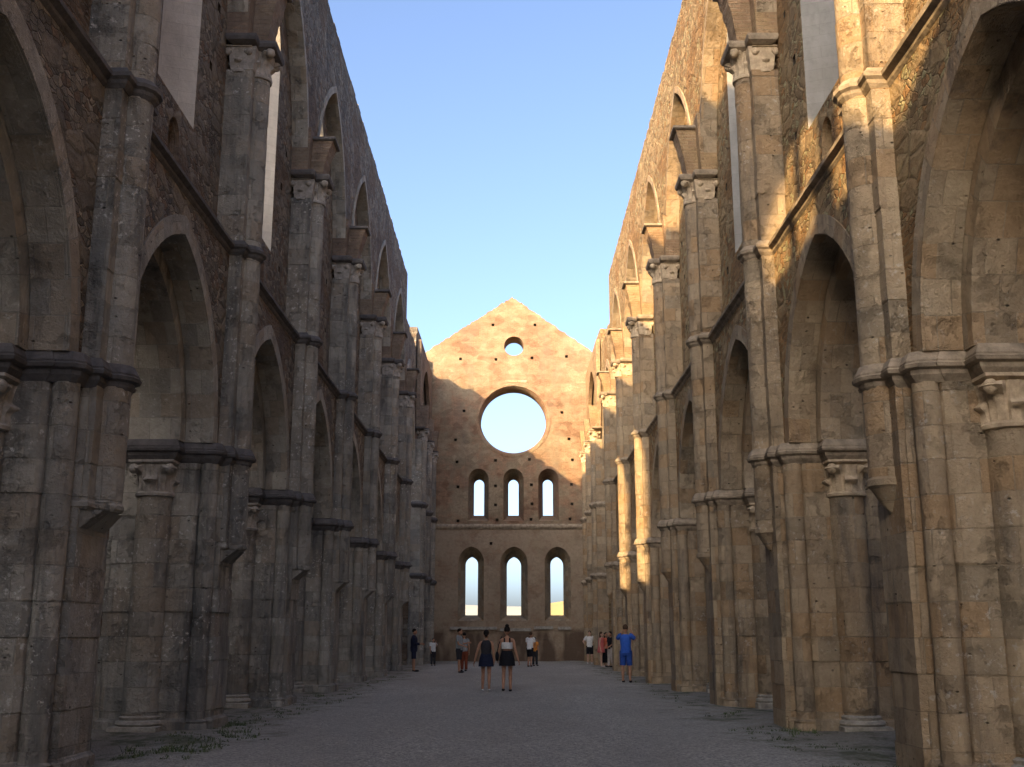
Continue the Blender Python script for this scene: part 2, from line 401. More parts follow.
def capital(mb, ca, cb, r, z0, z1, T, rtop, seed=0, square=True):
    """carved capital: necking ring, two rows of curled leaves, corner volutes, square abacus"""
    rnd = random.Random(seed)
    nt_, nz = 64, 22; rr = []
    wear = [rnd.uniform(.55, 1.1) for _ in range(8)]
    for k in range(nz + 1):
        t = k / nz; z = z0 + (z1 - z0) * t * .86
        base = r + (rtop - r) * (t ** 2.2) * .7
        ring = []
        for i in range(nt_):
            th = 2 * math.pi * i / nt_
            l1 = max(0, math.cos(4 * th)) ** .45 * math.exp(-((t - .44) / .085) ** 2) * .48 * r * wear[int(th / (2 * math.pi) * 8) % 8]
            l1 += max(0, math.cos(4 * th)) * max(0, .45 - t) * .28 * r
            l2 = max(0, -math.cos(4 * th)) ** .45 * math.exp(-((t - .86) / .10) ** 2) * .75 * r * wear[(int(th / (2 * math.pi) * 8) + 3) % 8]
            l2 += max(0, -math.cos(4 * th)) * max(0, t - .4) * max(0, .85 - t) * .8 * r
            vein = .035 * r * math.cos(24 * th)
            q = base + l1 + l2 + vein
            ring.append(T(ca + q * math.cos(th), cb + q * math.sin(th), z))
        rr.append(ring)
    mb.rings(rr, True, True, True)
    neck = [[T(ca + q * math.cos(2 * math.pi * i / 24), cb + q * math.sin(2 * math.pi * i / 24), z) for i in range(24)]
            for z, q in ((z0 - .05, r), (z0 - .04, r * 1.14), (z0 + .0, r * 1.17), (z0 + .03, r * 1.05))]
    mb.rings(neck, True, True, True)
    for sa in (-1, 1):
        for sb in (-1, 1):
            q = rtop * .80
            zc = z0 + (z1 - z0) * .74; rv = .13 * (z1 - z0) + .02
            ring = []
            for k in range(7):
                ph = math.pi * k / 6
                ring.append([T(ca + sa * q + rv * math.sin(ph) * math.cos(t) * .9, cb + sb * q + rv * math.sin(ph) * math.sin(t) * .9, zc - rv * math.cos(ph)) for t in [2 * math.pi * j / 10 for j in range(10)]])
            mb.rings(ring, True)
    sqp = [(ca - rtop, cb - rtop), (ca + rtop, cb - rtop), (ca + rtop, cb + rtop), (ca - rtop, cb + rtop)]
    zt = z0 + (z1 - z0) * .86
    moulding(mb, sqp, [(zt - .0, -.06), (zt + (z1 - zt) * .5, .0), (z1, .0)], T)

def make_pier(side, Y, label, tone, near=True, full_top=True, hang=3.05, east=False):
    s = 'l' if side < 0 else 'r'
    root = empty('stone_pier', (side * XC, Y, 0), label, 'pier', 'compound piers along the left of the nave' if side < 0 else 'compound piers along the right of the nave')
    T = lambda a, b, z: (-side * a, b, z)
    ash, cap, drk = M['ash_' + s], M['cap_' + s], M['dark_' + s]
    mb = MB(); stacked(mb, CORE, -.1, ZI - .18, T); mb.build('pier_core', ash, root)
    for sb in ((-1,) if near else (-1, 1)):
        mb = MB(); stacked(mb, round_prof(.80, sb * .60, .15, 16), .2, ZI - .17, T, .005); moulding(mb, round_prof(.80, sb * .60, .15, 16), [(-.1, .05), (.16, .05), (.19, .03), (.22, .045), (.25, .0)], T); mb.build('corner_shaft', ash, root, 40)
    # battered foot
    mb = MB(); moulding(mb, CORE, [(-.1, .05), (.22, .05), (.27, .0)], T); mb.build('plinth', ash, root)
    # impost
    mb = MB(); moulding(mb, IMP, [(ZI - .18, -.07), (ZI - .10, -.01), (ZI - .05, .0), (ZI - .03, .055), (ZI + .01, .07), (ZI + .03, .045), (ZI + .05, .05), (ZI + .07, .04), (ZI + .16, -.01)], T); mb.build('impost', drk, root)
    # arch responds
    for sb in ((-1,) if near else (-1, 1)):
        mb = MB(); stacked(mb, round_prof(0, sb * .80, .275), .30, ZI - .70, T, .005); c = mb.build('respond_column', ash, root, 40)
        mb = MB(); capital(mb, 0, sb * .80, .275, ZI - .70, ZI - .17, T, .36, int(Y * 10) + (side > 0)); mb.build('capital', cap, c, 45)
        mb = MB()
        q = [(-.37, sb * .8 - .37), (.37, sb * .8 - .37), (.37, sb * .8 + .37), (-.37, sb * .8 + .37)]
        moulding(mb, q, [(-.05, .0), (.16, .0), (.17, -.02)], T)
        moulding(mb, round_prof(0, sb * .8, .27, 24), [(.17, .07), (.20, .095), (.24, .08), (.26, .03), (.30, .045), (.33, .0)], T)
        mb.build('column_base', M['pale_base'], c, 40)
    # vault shaft
    pil = [(.60, .43), (1.08, .43), (1.08, -.43), (.60, -.43)]
    mb = MB(); stacked(mb, pil, hang if side < 0 else -.1, ZK - .58, T, .006)
    stacked(mb, round_prof(1.08, 0, .225, 18), hang, ZK - .58, T, .004)
    sh = mb.build('vault_shaft', ash, root, 35)
    mb = MB()   # wedge-shaped corbel under it
    if side < 0:
        moulding(mb, mirror_prof([(1.31, 0), (1.27, .13), (1.08, .22), (1.08, .44), (.70, .44), (.70, 0)]), [(hang - .10, -.01), (hang - .07, .02), (hang - .03, .02), (hang, .0)], T)
        lo = [(.95, .40), (1.0, .38), (1.0, -.38), (.95, -.40)]
        hi = [(.95, .43), (1.22, .30), (1.22, -.30), (.95, -.43)]
        mb.rings([[T(*p, hang - .30) for p in lo], [T(*p, hang - .10) for p in hi]], True, True, True)
    else:
        rr = []
        for z, r_, ca in ((hang, .225, 1.08), (hang - .03, .25, 1.08), (hang - .10, .25, 1.08), (hang - .13, .21, 1.07), (hang - .30, .13, 1.05), (hang - .42, .03, 1.05)):
            rr.append([T(a_, b_, z) for a_, b_ in round_prof(ca, 0, r_, 18)])
        mb.rings(rr, True, True, True)
    mb.build('corbel', ash, sh, 30)
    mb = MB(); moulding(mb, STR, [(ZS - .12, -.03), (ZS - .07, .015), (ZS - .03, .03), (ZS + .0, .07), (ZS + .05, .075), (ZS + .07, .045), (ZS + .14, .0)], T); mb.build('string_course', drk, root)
    # capitals of the vault shaft
    mb = MB(); capital(mb, 1.08, 0, .225, ZK - .58, ZK, T, .33, int(Y * 7) + 3 + (side > 0))
    for sb in (-1, 1):
        # flat pilaster capital: leaf lumps on a tapered block
        lo = [(.68, sb * .20), (1.09, sb * .20), (1.09, sb * .44), (.68, sb * .44)]
        mb.rings([[T(*p, ZK - .58) for p in lo], [T(*p, ZK - .14) for p in offset_poly(lo, .05)]], True, True, True)
        capital(mb, .82, sb * .27, .165, ZK - .58, ZK - .12, T, .24, int(Y * 5) + sb, False)
    mb.build('shaft_capital', cap, sh, 45)
    mb = MB()
    ab = mirror_prof([(1.42, 0), (1.42, .33), (1.12, .33), (1.12, .60), (.66, .60), (.66, 0)])
    moulding(mb, ab, [(ZK - .13, -.06), (ZK - .08, .03), (ZK - .02, .05), (ZK + .03, .05), (ZK + .06, .0)], T)
    mb.build('abacus', drk, sh)
    # stump of the fallen vault rib, brick, capped with a slab
    if full_top:
        mb = MB()
        h = .95 + random.Random(int(Y * 3 + side)).uniform(-.12, .25)
        z0 = ZK + .06
        A0 = [(.60, .22), (1.27, .22), (1.27, -.22), (.60, -.22)]; A1 = [(.60, .29), (1.50, .29), (1.50, -.29), (.60, -.29)]
        n = 12
        rr = []
        for k in range(n + 1):
            t = k / n; jj = random.uniform(-.012, .012)
            rr.append([T(p[0] + (q[0] - p[0]) * t ** 1.4 + (jj if i in (1, 2) else 0), p[1] + (q[1] - p[1]) * t + (jj if p[1] > 0 else -jj), z0 + h * t) for i, (p, q) in enumerate(zip(A0, A1))])
        mb.rings(rr, True, True, True)
        for sb in (-1, 1):
            B0 = [(.60, sb * .22), (.98, sb * .22), (.98, sb * .57), (.60, sb * .57)]; B1 = [(.60, sb * .26), (1.05, sb * .26), (1.05, sb * .63), (.60, sb * .63)]
            mb.rings([[T(*p, z0) for p in B0], [T(*p, z0 + h * 1.22) for p in B1]], True, True, True)
        st = mb.build('vault_stump', M['brick_' + s], root)
        mb = MB(); moulding(mb, A1, [(z0 + h, .02), (z0 + h + .03, .07), (z0 + h + .09, .07), (z0 + h + .10, .03)], T)
        mb.build('stump_slab', drk, st)
    return root

ORD = {1: 'first', 2: 'second', 3: 'third', 4: 'fourth', 5: 'fifth', 6: 'sixth', 7: 'seventh'}
def pier_label(side, i):
    if side < 0:
        return {1: 'dark grey lichen-spotted pier nearest the camera, cut by the left edge',
                2: 'white-flecked grey pier second from the camera on the left, round column under a leafy capital',
                3: 'grey striped pier third from the camera in the left row',
                4: 'grey pier fourth from the camera in the left row',
                5: 'grey pier fifth from the camera in the left row',
                6: 'narrow grey pier sixth from the camera, in shade beside the person in navy',
                7: 'crossing pier at the far end of the left row, just beyond the person in navy'}[i]
    return {1: 'big tan block pier nearest the camera, cut by the right edge',
            2: 'tan pier second from the camera on the right, pale column base at its foot',
            3: 'tan pier third from the camera in the right row',
            4: 'tan pier fourth from the camera in the right row',
            5: 'right pier with a bright sunlit patch on its vault shaft above the man in blue',
            6: 'tan pier just beyond the man in blue, sun on part of its shaft',
            7: 'crossing pier at the far end of the right row, behind the group in dark clothes'}[i]
for side in (-1, 1):
    for i in range(1, 8):
        make_pier(side, PY[i], pier_label(side, i), i, near=(i > 3), hang=3.0 if side < 0 else 3.3)

# ------------------------------------------------------------------ nave walls
def jag(y0, y1, z, amp=.10, step=.5):
    n = max(1, int(abs(y1 - y0) / step)); out = []; zz = z
    for k in range(n + 1):
        y = y0 + (y1 - y0) * k / n
        if k: out.append((y, zz))
        zz = z + random.uniform(-amp, amp)
        if k < n: out.append((y, zz))
    return out
def nave_wall(side):
    s = 'l' if side < 0 else 'r'
    lab = 'tall grey stone wall of pointed arches along the left side, in shade' if side < 0 else 'tall tan stone wall of pointed arches along the right side, its top in sun'
    root = empty('nave_wall', (side * XC, 0, 0), lab, 'wall')
    T = lambda a, y, z: (-side * a, y, z)
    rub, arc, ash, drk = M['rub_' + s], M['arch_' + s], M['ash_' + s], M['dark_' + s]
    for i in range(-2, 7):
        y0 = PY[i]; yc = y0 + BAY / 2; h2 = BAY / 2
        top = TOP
        if side < 0: top = {-2: 20.6, -1: 20.6, 0: 20.4, 1: 19.1, 2: 18.4}.get(i, TOP)  # near left tops raised out of view to shape the cast shadow
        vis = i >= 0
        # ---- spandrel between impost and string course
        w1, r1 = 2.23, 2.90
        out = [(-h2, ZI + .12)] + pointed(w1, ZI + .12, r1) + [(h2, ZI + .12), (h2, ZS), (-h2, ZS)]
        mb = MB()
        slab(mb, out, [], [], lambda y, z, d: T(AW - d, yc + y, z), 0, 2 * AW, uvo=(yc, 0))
        mb.build('wall', rub, root)
        if not vis:
            pass
        # ---- arch: pale face band, outer order, inner order
        mb = MB()
        def band(wi, ri, wo, ro, a0, a1, z0):
            I = pointed(wi, z0, ri, 16); O = pointed(wo, z0, ro, 16); u = 0.
            for k in range(len(I) - 1):
                L = math.hypot(I[k + 1][0] - I[k][0], I[k + 1][1] - I[k][1])
                q = lambda p, a: T(a, yc + p[0], p[1])
                w = wo - wi
                mb.face([q(I[k], a0), q(I[k + 1], a0), q(O[k + 1], a0), q(O[k], a0)], [(0, u), (0, u + L), (w, u + L), (w, u)])
                mb.face([q(I[k], a1), q(I[k + 1], a1), q(O[k + 1], a1), q(O[k], a1)], [(0, u), (0, u + L), (w, u + L), (w, u)])
                mb.face([q(I[k], a0), q(I[k + 1], a0), q(I[k + 1], a1), q(I[k], a1)], [(0, u), (0, u + L), (a0 - a1, u + L), (a0 - a1, u)])
                mb.face([q(O[k], a0), q(O[k + 1], a0), q(O[k + 1], a1), q(O[k], a1)], [(0, u), (0, u + L), (a0 - a1, u + L), (a0 - a1, u)])
                u += L
            for e in (0, -1):
                mb.face([T(a0, yc + I[e][0], I[e][1]), T(a0, yc + O[e][0], O[e][1]), T(a1, yc + O[e][0], O[e][1]), T(a1, yc + I[e][0], I[e][1])])
        z0 = ZI + .155
        band(2.17, 2.79, 2.44, 3.08, AW + .02, AW - .012, z0)      # face band
        band(2.16, 2.78, 2.30, 2.92, AW - .012, .43, z0)          # outer order
        band(1.92, 2.48, 2.30, 2.90, .42, -.42, z0)               # inner order
        band(2.16, 2.78, 2.30, 2.92, -.43, -AW - .02, z0)
        mb.build('arch', arc, root)
        # ---- string course along the wall
        mb = MB()
        prof = [(AR - .05, ZS - .16), (AW + .0, ZS - .12), (AW + .035, ZS - .08), (AW + .045, ZS - .04), (AW + .115, ZS - .0), (AW + .12, ZS + .05), (AW + .07, ZS + .08), (AW - .1, ZS + .20), (AR - .05, ZS + .20)]
        ya, yb = y0 + .47, y0 + BAY - .47
        n = 10
        rr = [[T(a + random.uniform(-.006, .006), ya + (yb - ya) * k / n, z + random.uniform(-.006, .006)) for a, z in prof] for k in range(n + 1)]
        mb.rings(rr, True, True, True, 'run')
        mb.build('string_course', drk, root)
        # ---- clerestory wall with window and the small opening under it
        wi, wo = .92, .56
        zb, zo = 9.55, 11.0      # inner and outer sill
        A1 = -.40; dT = AR - A1
        cut = side < 0 and i in (2, 3)
        sc_ = 15 if i >= 0 else 12
        hin = lancet(0, wi, zb, 13.9, 1.35, 8); hout = lancet(0, wo, zo, 13.9, 1.0, 8)
        if cut: hin = lancet(-.55, 1.35, zb, 13.9, 1.5, 8); hout = lancet(-1.42, 1.5, zo - .45, 14.2, 1.4, 8)     # jamb widened out of view, shaped to send a sun beam across
        nin = lancet(0, .27, 8.42, 9.0, .30, 6); nout = lancet(0, .22, 8.5, 9.0, .26, 6)
        holes, hb = [hin, nin], [hout]
        if side < 0 and i in (-2, -1):
            # added opening, out of view, shaped to throw sun patches on the right wall
            if i == -1: hin = hout = [(-2.98, 14.3), (-2.98, 16.9), (-2.4, 16.9), (-1.7, 16.0), (-1.2, 14.7), (-1.3, 14.3)]
            else: hin = hout = [(1.5, 14.3), (1.6, 16.8), (2.98, 17.0), (2.98, 14.3)]
            holes, hb = [hin], [hout]; A1 = .35
        put = []
        if vis:
            rh = random.Random(i * 7 + side)
            for hx, hz in ((-1.85, 9.7), (1.75, 9.6), (-1.8, 12.3), (1.85, 12.4), (-1.6, 11.0), (1.6, 11.2)):
                if rh.random() < .7:
                    hx += rh.uniform(-.12, .12); hz += rh.uniform(-.2, .2); e = rh.uniform(.06, .09)
                    put.append([(hx - e, hz - e), (hx + e, hz - e * .8), (hx + e * .9, hz + e), (hx - e, hz + e)])
            if put:
                hm = MB()
                for lp in put:
                    hm.rings([[T(AR - dd, yc + p[0], p[1]) for p in lp] for dd in (0, .4)], True, False, True)
                hm.build('putlog_holes', M['hole'], root)
        holes = holes + put
        outl = [(-h2, ZS), (h2, ZS), (h2, top), (1.0, top - .4), (.9, 14.5)] + jag(.8, -h2, 14.3, .08, .5) if side < 0 and i == -2 else [(-h2, ZS), (h2, ZS)] + jag(h2, -h2, top - .06, .05, random.uniform(.3, .6))  # unseen left bay notched low to let sun reach the near right pier
        mb = MB()
        slab(mb, outl, holes, hb, lambda y, z, d: T(AR - d, yc + y, z), 0, AR - A1, uvo=(yc, 0))
        mb.build('wall', rub, root)
        q = lambda p, a: T(a, yc + p[0], p[1])
        pl = M['plaster'] if side < 0 else M['plaster_r']
        mb = MB(); mb.rings([[q(p, AR) for p in hin], [q(p, A1) for p in hout]], True, vmode='run')
        if not (side < 0 and i < 0):
            mb2 = MB()
            # jambs and head are rendered smooth, the steep sill is bare stone
            N = len(hin)
            mbs = MB(); mbw = MB(); u = 0
            for k in range(N):
                j = (k + 1) % N
                tgt = mbs if k == N - 1 else mbw
                if hin[k][1] == hin[j][1]: uv = [(hin[k][0], 0), (hin[j][0], 0), (hout[j][0], 1.6), (hout[k][0], 1.6)]
                else: uv = [(0, hin[k][1]), (0, hin[j][1]), (dT, hout[j][1]), (dT, hout[k][1])]
                tgt.face([q(hin[k], AR), q(hin[j], AR), q(hout[j], A1), q(hout[k], A1)], uv)
            wn = mbw.build('window', pl, root)
            mbs.build('window_sill', ash, wn)
            if side < 0:  # infill is real in one bay, added in the rest to block sun
                ho = hout
                if cut: ho = lancet(-.22, .74, zo - .3, 13.9, 1.2, 8); ho = [(max(x, -.95), z) for x, z in ho]
                mbi = MB(); V, Tt = tri_fill(ho, [])
                if not cut:
                    slab(mbi, ho, [], [], lambda y, z, d: T(A1 + .02 - d, yc + y, z), 0, .14)
                else:
                    slab(mbi, lancet(-.15, .82, zo - .47, 14.1, 1.2, 8), [], [], lambda y, z, d: T(A1 + .02 - d, yc + y, z), 0, .14)
                mbi.build('sun_block_infill', M['brick_l'], wn)
            mbn = MB(); mbn.rings([[q(p, AR) for p in nin], [q(p, AR - .55) for p in nout]], True, vmode='run')
            V, Tt = tri_fill(nout, [])
            for t in Tt: mbn.face([q(V[k], AR - .55) for k in t])
            mbn.build('small_window', M['brick_' + s], root)
        else: mb.build('sun_opening', rub, root)
        # ---- proud upper wall over the wall arch
        if side < 0 and i < 0: continue
        fw, fr = 2.57, 4.05
        zt = ZK + .02
        o2 = [(-h2, zt)] + pointed(fw, zt, fr, 16) + [(h2, zt)] + jag(h2, -h2, top - .02, .06, random.uniform(.28, .6))
        mb = MB(); slab(mb, o2, [], [], lambda y, z, d: T(AW + .08 - d, yc + y, z), 0, AW + .08 - AR - .003, back=False, uvo=(yc, 0))
        mb.build('wall', rub, root)
        mb = MB(); band(fw - .13, fr - .18, fw + .02, fr + .02, AW + .115, AR - .01, zt); mb.build('wall_arch', arc, root)
    return root
nave_wall(-1); nave_wall(1)

# ------------------------------------------------------------------ choir side walls and crossing arches
def plain_shaft(mb, T, b, z0, z1, r=.16):
    stacked(mb, round_prof(.98, b, r, 14), z0, z1, T, .003)
def choir(side):
    s = 'l' if side < 0 else 'r'
    rub, arc, ash, drk, cap = M['rub_' + s], M['arch_' + s], M['ash_' + s], M['dark_' + s], M['cap_' + s]
    lab = 'ruined grey choir wall left of the end gable with broken stepped top' if side < 0 else 'sunlit tan choir wall right of the end gable with broken stepped top'
    root = empty('choir_wall', (side * XC, 0, 0), lab, 'wall')
    T = lambda a, y, z: (-side * a, y, z)
    yA, yB = PY[7] + .5, YC
    # crossing arch wall
    ym = (yA + yB) / 2; w = (yB - yA) / 2 - .45
    zt = 16.5
    o = [(-w - .9, 9.0)] + pointed(w, 9.0, 5.6, 18) + [(w + .9, 9.0), (w + .9, zt + .9), (w - .2, zt + .9), (w - .3, zt + .3)] + jag(w - .4, -w - .9, zt, .15)
    o = [(max(-w - .45, min(w + .45, x)), z) for x, z in o]
    mb = MB(); slab(mb, o, [], [], lambda y, z, d: T(AR + .05 - d, ym + y, z), 0, 1.3, uvo=(ym, 0)); mb.build('wall', rub, root)
    mb = MB()
    for (wi, a0, a1) in ((w - .02, AR + .10, AR - .35),):
        I = pointed(wi, 9.0, 5.58, 18); O = pointed(wi + .36, 9.0, 5.96, 18); u = 0
        for k in range(len(I) - 1):
            L = math.hypot(I[k + 1][0] - I[k][0], I[k + 1][1] - I[k][1]); q = lambda p, a: T(a, ym + p[0], p[1])
            mb.face([q(I[k], a0), q(I[k + 1], a0), q(O[k + 1], a0), q(O[k], a0)], [(0, u), (0, u + L), (.36, u + L), (.36, u)])
            mb.face([q(I[k], a0), q(I[k + 1], a0), q(I[k + 1], a1), q(I[k], a1)], [(0, u), (0, u + L), (.45, u + L), (.45, u)])
            mb.face([q(O[k], a0), q(O[k + 1], a0), q(O[k + 1], a1), q(O[k], a1)], [(0, u), (0, u + L), (.45, u + L), (.45, u)])
            u += L
    mb.build('crossing_arch', arc, root)
    # solid choir wall with blind arch
    y0, y1 = YC - .45, YE
    cy = (YC + YE) / 2 + .2; hw = (y1 - y0) / 2; yc = (y0 + y1) / 2
    tops = [(hw, 17.9)] + [(hw - .6, 18.0), (hw - .6, 17.3), (hw - 2.2, 17.2), (hw - 2.2, 17.7), (hw - 4.5, 17.6), (hw - 4.5, 18.0), (-hw + .9, 17.9), (-hw + .9, 17.2), (-hw, 17.1)]
    tops = [(x, z + random.uniform(-.06, .06)) for x, z in tops]
    win = lancet(.3, .8, 9.6, 13.6, 1.3, 8)
    mb = MB(); slab(mb, [(-hw, -.1), (hw, -.1)] + tops, [win], [], lambda y, z, d: T(AR - d, yc + y, z), 0, 1.5, back=True, uvo=(yc, 0)); mb.build('wall', rub, root)
    mb = MB(); q = lambda p, a: T(a, yc + p[0], p[1]); wo = lancet(.3, .6, 10.6, 13.6, 1.1, 8)
    mb.rings([[q(p, AR) for p in win], [q(p, AR - .8) for p in wo]], True, vmode='run')
    V, Tt = tri_fill(wo, [])
    for t in Tt: mb.face([q(V[k], AR - .8) for k in t])
    mb.build('window', M['plaster'] if side < 0 else M['plaster_r'], root)
    fw, fr = hw - .75, 4.0
    o2 = [(-hw, 12.2)] + pointed(fw, 12.2, fr, 16) + [(hw, 12.2), (hw, 17.0), (-hw, 17.0)]
    mb = MB(); slab(mb, o2, [], [], lambda y, z, d: T(AW + .05 - d, yc + y, z), 0, .2, back=False, uvo=(yc, 0)); mb.build('wall', M['brick_' + s], root)
    # shafts: crossing jambs, choir bay shafts, corner
    for (yy, wd) in ((YC, .55), (YC + 3.9, .34), (YE - .35, .30)):
        mb = MB()
        stacked(mb, [(.5, yy + wd), (1.05, yy + wd), (1.05, yy - wd), (.5, yy - wd)], -.1 if yy != YC + 3.9 else 3.2, ZK - .55, T, .006)
        stacked(mb, round_prof(1.05, yy, .22, 16), -.1 if yy != YC + 3.9 else 3.2, ZK - .55, T, .004)
        sh = mb.build('vault_shaft', ash, root, 35)
        mb = MB(); capital(mb, 1.05, yy, .22, ZK - .55, ZK, T, .33, int(yy)); mb.build('shaft_capital', cap, sh, 45)
        pr = [(.6, yy + wd + .02), (1.10, yy + wd + .02), (1.10, yy + .24), (1.24, yy + .2), (1.31, yy), (1.24, yy - .2), (1.10, yy - .24), (1.10, yy - wd - .02), (.6, yy - wd - .02)]
        for zz in (ZI, ZS):
            mb = MB(); moulding(mb, pr, [(zz - .16, -.03), (zz - .08, .03), (zz, .09), (zz + .07, .09), (zz + .16, .0)], T); mb.build('string_course', drk, sh)
        mb = MB(); moulding(mb, pr, [(ZK, 0), (ZK + .05, .08), (ZK + .1, .08)], T)
        mb.build('abacus', drk, sh)
        mb = MB(); A0 = [(.6, yy + .3), (1.25, yy + .3), (1.25, yy - .3), (.6, yy - .3)]; A1 = [(.6, yy + .34), (1.36, yy + .34), (1.36, yy - .34), (.6, yy - .34)]
        mb.rings([[T(*p, ZK + .1) for p in A0], [T(*p, ZK + 1.3) for p in A1]], True, True, True); mb.build('vault_stump', M['brick_' + s], sh)
    for zz in (ZI, ZS):
        mb = MB()
        prof = [(AR - .05, zz - .14), (AR + .05, zz - .12), (AR + .12, zz), (AR + .12, zz + .07), (AR - .05, zz + .16)]
        mb.rings([[T(a, y, z) for a, z in prof] for y in (YC + .5, YE)], True, True, True); mb.build('string_course', drk, root)
    return root
choir(-1); choir(1)

# ------------------------------------------------------------------ end wall with gable, rose and lancets
def end_wall():
    root = empty('end_wall', (0, YE, 0), 'brick gable wall at the far end with a round window over two rows of three lancets', 'wall')
    E = lambda x, z, d: (x, d, z)
    def pz(x, y): p = at_y(x, y, YE); return p.x, p.z
    ax, az = pz(512, 297)
    ex = 5.3; sl = (az - pz(590, 350)[1]) / (pz(590, 350)[0] - ax)
    ez = az - sl * (ex - ax)
    top = []
    n = 44
    for k in range(n + 1):
        t = k / n; x = ex + (ax - ex) * t
        top.append((x, ez + (az - ez) * t + random.uniform(-.07, .05)))
    for k in range(1, n + 1):
        t = k / n; x = ax + (-ex - ax) * t
        top.append((x, az + (ez - az) * t + random.uniform(-.07, .05)))
    outline = [(-ex, -.1), (ex, -.1)] + top
    holes, back, specs = [], [], []
    # rose and small oculus
    cx, cz = pz(513.5, 420); r = pz(546.5, 420)[0] - cx
    cx2, cz2 = pz(514, 346); r2 = pz(523.5, 346)[0] - cx2
    specs.append(('rose_window', circle(cx, cz, r + .10, 56), circle(cx, cz, r, 56), M['brick_e']))
    specs.append(('round_window', circle(cx2, cz2, r2 + .03, 32), circle(cx2, cz2, r2, 32), M['brick_e']))
    for xc_ in (478.6, 513.5, 548.4):
        x, zt = pz(xc_, 476.5); _, zb = pz(xc_, 514); w = 5.2 / 1100 * 66.
        zi_t = pz(xc_, 468.5)[1]; zi_b = pz(xc_, 521)[1]; wi = w + .30
        specs.append(('lancet_window', lancet(x, wi, zi_b, zi_t - wi * 1.05, wi * 1.05, 8), lancet(x, w, zb, zt - w * 1.1, w * 1.1, 8), M['brick_e']))
    for xc_, w_ in ((471.2, 6.4), (514, 7.2), (557.5, 6.6)):
        x, zt = pz(xc_, 555.5); _, zb = pz(xc_, 615); w = w_ / 1100 * 65.
        zi_t = pz(xc_, 546)[1] - .02; zi_b = pz(xc_, 621)[1]; wi = w + .38
        specs.append(('lancet_window', lancet(x, wi, zi_b, zi_t - wi * 1.2, wi * 1.2, 8), lancet(x, w, zb, zt - w * 1.3, w * 1.3, 8), M['arch_r']))
    put = [(493, 325), (535, 325), (460.5, 359), (496, 359.5), (532, 358), (566.5, 356.5), (464, 411), (562, 412.5), (455.5, 440), (569, 439), (457, 462), (495.5, 460.5), (529.5, 459.5), (572.5, 460),
           (458, 487), (495.5, 486), (531.5, 485), (571.5, 484.5), (495.5, 505), (532, 504), (572, 504), (458, 521), (497, 520), (531, 519.5), (570, 519), (491, 543.5)]
    for x, y in put:
        a, b = pz(x, y); h = .085
        ho = [(a - h, b - h * .9), (a + h * .9, b - h), (a + h, b + h), (a - h, b + h)]
        specs.append((None, ho, ho, M['hole']))
    TH = 1.5
    mb = MB()
    slab(mb, outline, [q[1] for q in specs], [q[2] for q in specs if q[0]], lambda x, z, d: (x, d, z), 0, TH)
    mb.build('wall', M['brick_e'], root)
    hm = MB()
    for nm, fi, bo, m_ in specs:
        if nm is None:
            hm.rings([[E(*p, 0) for p in fi], [E(*p, .5) for p in bo]], True, False, False); hm.face([E(*p, .5) for p in bo])
        else:
            t = MB(); d1 = TH
            if nm == 'rose_window':
                rr = [[E(*p, 0) for p in circle(cx, cz, r + .10, 56)], [E(*p, .10) for p in circle(cx, cz, r + .07, 56)], [E(*p, .18) for p in circle(cx, cz, r - .0, 56)], [E(*p, TH) for p in bo]]
            else: rr = [[E(*p, 0) for p in fi], [E(*p, .9) for p in bo], [E(*p, TH) for p in bo]]
            t.rings(rr, True, vmode='run'); t.build(nm, m_, root, 50)
    hm.build('putlog_holes', M['hole'], root)
    # moulded ring round the rose
    mb = MB(); n = 56; rr = []
    for q_, d in ((r + .10, -.0), (r + .12, -.035), (r + .20, -.045), (r + .27, -.03), (r + .29, .01)):
        ring = []
        for k in range(n):
            t = 2 * math.pi * k / n; e = random.uniform(-.012, .012)
            ring.append((cx + (q_ + e) * math.cos(t), d, cz + (q_ + e) * math.sin(t)))
        rr.append(ring)
    mb.rings(rr, True, vmode='run'); mb.build('rose_moulding', M['brick_e'], root, 40)
    mb = MB(); xa, za = pz(505, 381); xb, zb = pz(527, 383); mb.box(xa, xb, -.05, .05, zb + .02, za + .04); mb.build('lintel_stone', M['arch_r'], root)
    # string course
    z = pz(513, 527)[1]
    mb = MB(); prof = [(-.0, z - .14), (-.07, z - .1), (-.13, z), (-.13, z + .06), (0.02, z + .2), (.02, z - .14)]
    mb.rings([[(x, d + random.uniform(-.01, .01), zz) for d, zz in prof] for x in [-4.9 + .49 * k for k in range(21)]], True, True, True); mb.build('string_course', M['dark_r'], root)
    # broken ledge low down
    for (xa, xb, yy, dep) in ((450, 497, 628.5, .16), (500, 531, 630, .07), (534, 553, 628, .12), (558, 571, 628.5, .14)):
        a, zz = pz(xa, yy); b, _ = pz(xb, yy)
        mb = MB(); mb.box(a, b, -dep, .05, zz - .07, zz + .10); mb.build('ledge_stone', M['pale_base'], root)
end_wall()

